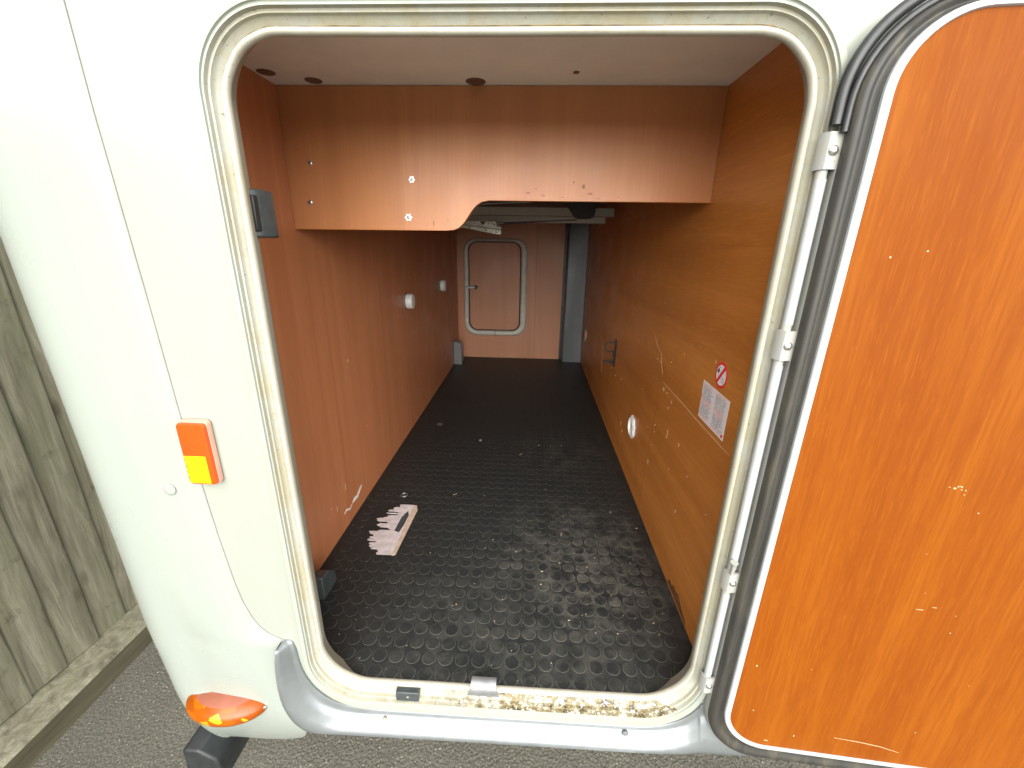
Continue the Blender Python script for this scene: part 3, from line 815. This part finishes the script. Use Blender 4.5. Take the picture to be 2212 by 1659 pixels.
# ------------------------------------------------------------------ far end of the bay
fwx1 = .236
fw = MB().box(XL, fwx1, YF, YF+.012, -.01, .97).build('far_wall', 'wood_far', van)
MB().box(fwx1-.05, XR+.02, YF+.020, YF+.03, -.02, .99).build('far_recess', 'black', van)
MB().box(.0575, .0590, YF-.0006, YF+.0005, .0, .95).build('panel_joint', 'groove', fw)
MAT['pillar'] = plain('grey_pillar', (.16, .175, .18), .45, .2, .5, .06, 20)
MB().prism([(.262, 2.17), (XR-.001, 2.17), (XR-.001, 2.26), (.255, 2.26), (.255, 2.178)], 2, .0005, .97).build('pillar', 'pillar', van, bevel=.003)
# small hatch with its rounded rubber frame
ho, hi = (-.428, 0.0, .160, .802), (-.392, -.045, .198, .782)
MAT['hatch_frame'] = plain('aged_cream_rubber', (.62, .60, .52), .5, 0, .5, .12, 20)
LOh, LIh = rrect(*ho, .085), rrect(*hi, .058)
def hl(t, yv): return [(a[0]+(b_[0]-a[0])*t, yv, a[1]+(b_[1]-a[1])*t) for a, b_ in zip(LIh, LOh)]
m = MB(); m.grid([[(a, YF-.006, c) for a, c in LIh]], False, False) if False else None
N = len(LIh)
m = MB(); m.add([(a, YF-.006, c) for a, c in LIh], [tuple(range(N))]); m.grid([[(a, YF-.006, c) for a, c in LIh], [(a, YF, c) for a, c in LIh]], False, True)
hat = m.build('hatch_door', 'wood_far', van)
m = MB(); m.grid([hl(.06, YF-.002), hl(.10, YF-.018), hl(.35, YF-.026), hl(.7, YF-.024), hl(.97, YF-.012), hl(1.0, YF-.001)], False, True); m.build('hatch_frame', 'hatch_frame', hat, smooth=60)
m = MB(); m.tube([(a, YF-.009, c) for a, c in LIh], .005, 6, True); m.build('hatch_seal', 'rubber_black', hat, smooth=60)
m = MB(); m.box(-.414, -.350, YF-.036, YF-.028, .482, .496); m.build('latch', 'alu', hat, bevel=.003)
m = MB(); m.disc((-.346, YF-.006, .489), (0, -1, 0), .014, .028, 18); m.build('latch_boss', 'black', hat, smooth=40)
MB().box(-.2135, -.2115, YF-.0275, YF-.010, .160, .199).build('frame_joint', 'black', hat)
# silver duct cover by the far left corner
m = MB(); m.prism([(XL+.0005, 0.0005), (XL+.056, .0005), (XL+.056, .125), (XL+.040, .150), (XL+.0005, .158)], 1, 2.03, 2.11)
m.build('duct_cover', 'silver', van, bevel=.004)

# bed base above the bay: board, beams, bracket, rod, motor box
MAT['bedboard'] = plain('dim_grey_board', (.20, .20, .18), .7)
MAT['beam'] = plain('grey_beam', (.40, .42, .38), .5, .1, .5, .06, 25)
bb = MB().box(XL, XR, YB+.016, YF+.02, .968, .98).build('bed_board', 'bedboard', van)
MB().box(XL+.001, .356, 1.20, 1.245, .883, .915).build('beam', 'beam', bb, bevel=.002)
MB().box(XL+.001, .325, 1.215, 1.26, .858, .8825).build('beam', 'beam', bb, bevel=.002)
MB().box(XL+.001, .37, 1.60, 1.65, .90, .945).build('beam', 'beam', bb, bevel=.002)
for i in range(4):
    MB().box(XL+.001, XR-.001, .55+i*.2, .60+i*.2, .956, .967).build('slat', 'bedboard', bb, bevel=.002)
m = MB(); m.prism([(.160, .935), (.168, .915), (.195, .876), (.205, .872), (.255, .872), (.266, .880), (.270, .895), (.268, .935)], 1, 1.13, 1.195)
m.build('motor_box', 'black', bb, bevel=.003)
m = MB(); m.tube([(-.20, 1.10, .915), (0.02, 1.12, .928)], .003, 8); m.build('strut_rod', 'alu', bb, smooth=60)
m = MB(); m.tube([(-.10, 1.18, .850), (.10, 1.16, .862), (.20, 1.14, .866)], [.005, .0022, .0022], 8); m.build('gas_spring', 'greyblack', bb, smooth=60)
MAT['bracket'] = plain('pale_zinc_bracket', (.55, .60, .50), .4, .5, .5, .2, 60)
P = [(-.272, .858)] + [(-.185, .858)] + [(-.174+.011*math.cos(R(a)), .858+.013*math.sin(R(a))) for a in range(180, 361, 20)] + [(-.118, .858), (-.118, .838), (-.102, .836), (-.100, .828), (-.270, .846)]
m = MB()
# plate as vertical strips between upper and lower outline
xsP = sorted(set([q[0] for q in P]))
def upz(x):
    return .858 - (math.sqrt(max(0, 1-((x+.174)/.011)**2))*.013 if abs(x+.174) < .011 else 0) - (.020 if x > -.1175 else 0)
def dnz(x): return .846 + (x+.272)/(-.100+.272)*(-.018)
XS = [-.272+.172*i/60 for i in range(61)]
for yv in (1.170, 1.173): m.grid([[(x, yv, upz(x)) for x in XS], [(x, yv, dnz(x)) for x in XS]])
m.grid([[(x, 1.170, upz(x)) for x in XS], [(x, 1.173, upz(x)) for x in XS]])
bk = m.build('bracket', 'bracket', bb)
m = MB(); m.prism([(-.272, .8425), (-.100, .8245), (-.098, .809), (-.112, .808), (-.272, .8345)], 1, 1.150, 1.153); m.build('bracket_flange', 'bracket', bk)
for (x, z, yv, rd) in [(-.150, .850, 1.1695, .0022), (-.138, .848, 1.1695, .0022), (-.128, .846, 1.1695, .003), (-.225, .832, 1.1495, .003), (-.190, .828, 1.1495, .002), (-.160, .823, 1.1495, .003), (-.118, .816, 1.1495, .003), (-.21, .850, 1.1695, .002)]:
    MB().disc((x, yv+.0004, z), (0, -1, 0), rd, .0004, 10).build('bolt_hole', 'black', bk)
MB().tube([(-.118, 1.16, .850), (-.088, 1.155, .851)], .0035, 8).build('bracket_pin', 'alu', bk, smooth=60)

# ------------------------------------------------------------------ hinge on the right of the frame
hz = MB().tube([(.3465, -.1125, .066), (.3465, -.1125, .892)], .0058, 12).build('hinge_tube', 'alu_white', van, smooth=60)
for (za, zb) in [(.857, .893), (.643, .680), (.278, .313), (.064, .097)]:
    m = MB(); rows = []
    for zz in (za, zb):
        rows.append([(.3385, -.1075, zz), (.3395, -.1160, zz), (.3430, -.1205, zz), (.3490, -.1210, zz), (.3545, -.1200, zz), (.3615, -.1195, zz), (.3615, -.1165, zz), (.350, -.1165, zz)])
    m.grid(rows, False, True); m.f += [tuple(range(8)), tuple(range(8, 16))]; m.mi += [0, 0]
    hp = m.build('hinge_plate', 'alu_white', hz, smooth=35)
    MB().disc((.3490, -.1210, (za+zb)/2), (0, -1, 0), .0052, .0012, 18, .0022).build('hinge_screw', 'steel', hz, smooth=50)
MB().tube([(.3440, -.121, .313), (.3425, -.124, .330), (.3420, -.125, .338)], [.0025, .0028, .0055], 10).build('hinge_pin', 'alu_white', hz, smooth=60)
for (za, zb) in [(.100, .270), (.318, .635), (.687, .848)]:
    MB().tube([(.3470, -.1130, za), (.3470, -.1130, zb)], .0060, 12).build('hinge_sleeve', 'lip', hz, smooth=60)

# ------------------------------------------------------------------ the open locker door, folded right round against the side
ANG = R(-4.2)
DM = Matrix.Translation((.360, -.118, 0)) @ Matrix.Rotation(ANG, 4, 'Z')     # door frame: x = u from the hinge, -y = towards the camera
DW = .70
def dbuild(mb, name, mat, parent, **k): return mb.build(name, mat, parent, tf=DM, **k)
def dloop(x0, x1, z0, z1, rads, w): return [(a, -w, c) for a, c in rrect(x0, x1, z0, z1, rads, 14, 10)]
# body slab
m = MB(); A = (-.013, DW+.013, -.064, 1.016); rd = (.090, .090, .095, .095)
B_ = (-.004,) + A[1:]; L0 = dloop(*B_, rd, -.020); L1 = dloop(*B_, rd, .004); L2 = dloop(B_[0]+.006, A[1]-.006, A[2]+.006, A[3]-.006, tuple(q-.006 for q in rd), .006)
N = len(L0); m.grid([L0, L1, L2], False, True); m.f += [tuple(range(N)), tuple(range(2*N, 3*N))]; m.mi += [0, 0]
door = dbuild(m, 'locker_door', 'alu_white', van, smooth=40)
# outer black gasket, cut at the top hinge plate
path = rrect(A[0]-.001, A[1]+.001, A[2]-.001, A[3]+.001, .096, 14, 40)
pts = [q for q in path]
keep = [q for q in pts if q[1] > (.885 if q[0] < .35 else .5)]
# order: from bottom left along bottom, right, top to the upper left
st = keep
m = MB(); m.tube([(a, -.002, c) for a, c in st], .0062, 10); m2 = m
dbuild(m, 'outer_gasket', 'rubber_black', door, smooth=60)
m = MB(); m.tube([(a*1.0+.0075*(1 if a < .35 else -1), -.007, c+(.0075 if c < .5 else -.0075)) for a, c in st], .0040, 8)
dbuild(m, 'gasket_lip', 'rubber_black', door, smooth=60)
# main bulb seal
def ringprof(prof, n_c=14):
    m = MB(); rows = []
    for off, w in prof:
        rows.append(dloop(off[0], DW-off[0], off[1], off[2], max(.05, .088-off[0]*.8), w))
    m.grid(rows, False, True); return m
def off(k):   # k 0 outer edge of the seal .. 1 outer edge of the lip
    return (-.0035+k*.0195, -.062+k*.036, 1.006-k*.012)
m = ringprof([(off(-.02), .004), (off(.0), .009), (off(.10), .0135), (off(.28), .0160), (off(.45), .0150), (off(.58), .0125), (off(.70), .0125), (off(.84), .0160), (off(.97), .0155), (off(1.0), .010)])
dbuild(m, 'bulb_seal', 'rubber', door, smooth=60)
m = ringprof([((.0150, -.0270, .9955), .008), ((.0155, -.0265, .995), .0190), ((.0170, -.0250, .9935), .0205), ((.0235, -.0215, .990), .0205), ((.0250, -.0205, .989), .0185), ((.0255, -.0200, .9885), .010)])
dbuild(m, 'aluminium_lip', 'lip', door, smooth=35)
m = MB(); Lw = dloop(.0253, DW-.0253, -.0202, .9887, .066, .0175); N = len(Lw); m.add(Lw, [tuple(range(N))])
wl = dbuild(m, 'wood_lining', 'wood_door', door)
# knocks and scratches in the lining (local door coordinates)
def dmark(pts, mat='chip', name='chip_mark'):
    m = MB(); m.prism(pts, 1, -.0179, -.0174); return dbuild(m, name, mat, wl)
for i in range(8):
    dmark(blot(.222+random.gauss(0, .007), .494+random.gauss(0, .0035), random.uniform(.0006, .002), random.uniform(.0005, .0014), 6))
for (u, z, a, b_) in [(.235, .296, .0055, .0006), (.252, .302, .003, .0005), (.045, .155, .0012, .0018), (.255, .458, .001, .001), (.10, .775, .0012, .001), (.065, .768, .0010, .0014), (.285, .26, .0009, .0009), (.09, -.008, .003, .0008), (.13, .012, .001, .002), (.30, .056, .001, .001), (.058, .058, .001, .0012)]:
    dmark(blot(u, z, a, b_, 7))
dmark(streak([(.19, .020), (.225, .018), (.26, .014), (.29, .006)], .0005), 'chip', 'scratch')
for i in range(9):
    dmark(blot(random.uniform(.04, .45), random.uniform(0, .95), random.uniform(.0004, .0009), random.uniform(.0004, .0010), 5))

# ------------------------------------------------------------------ black box section poking out under the corner
m = MB(); m.prism([(-.660, -.30), (-.656, -.226), (-.651, -.220), (-.621, -.220), (-.615, -.226), (-.590, -.245), (-.583, -.27), (-.600, -.345), (-.650, -.345)], 1, -.097, .40)
m.build('bumper_bar', 'black', van, bevel=.005, bseg=3)
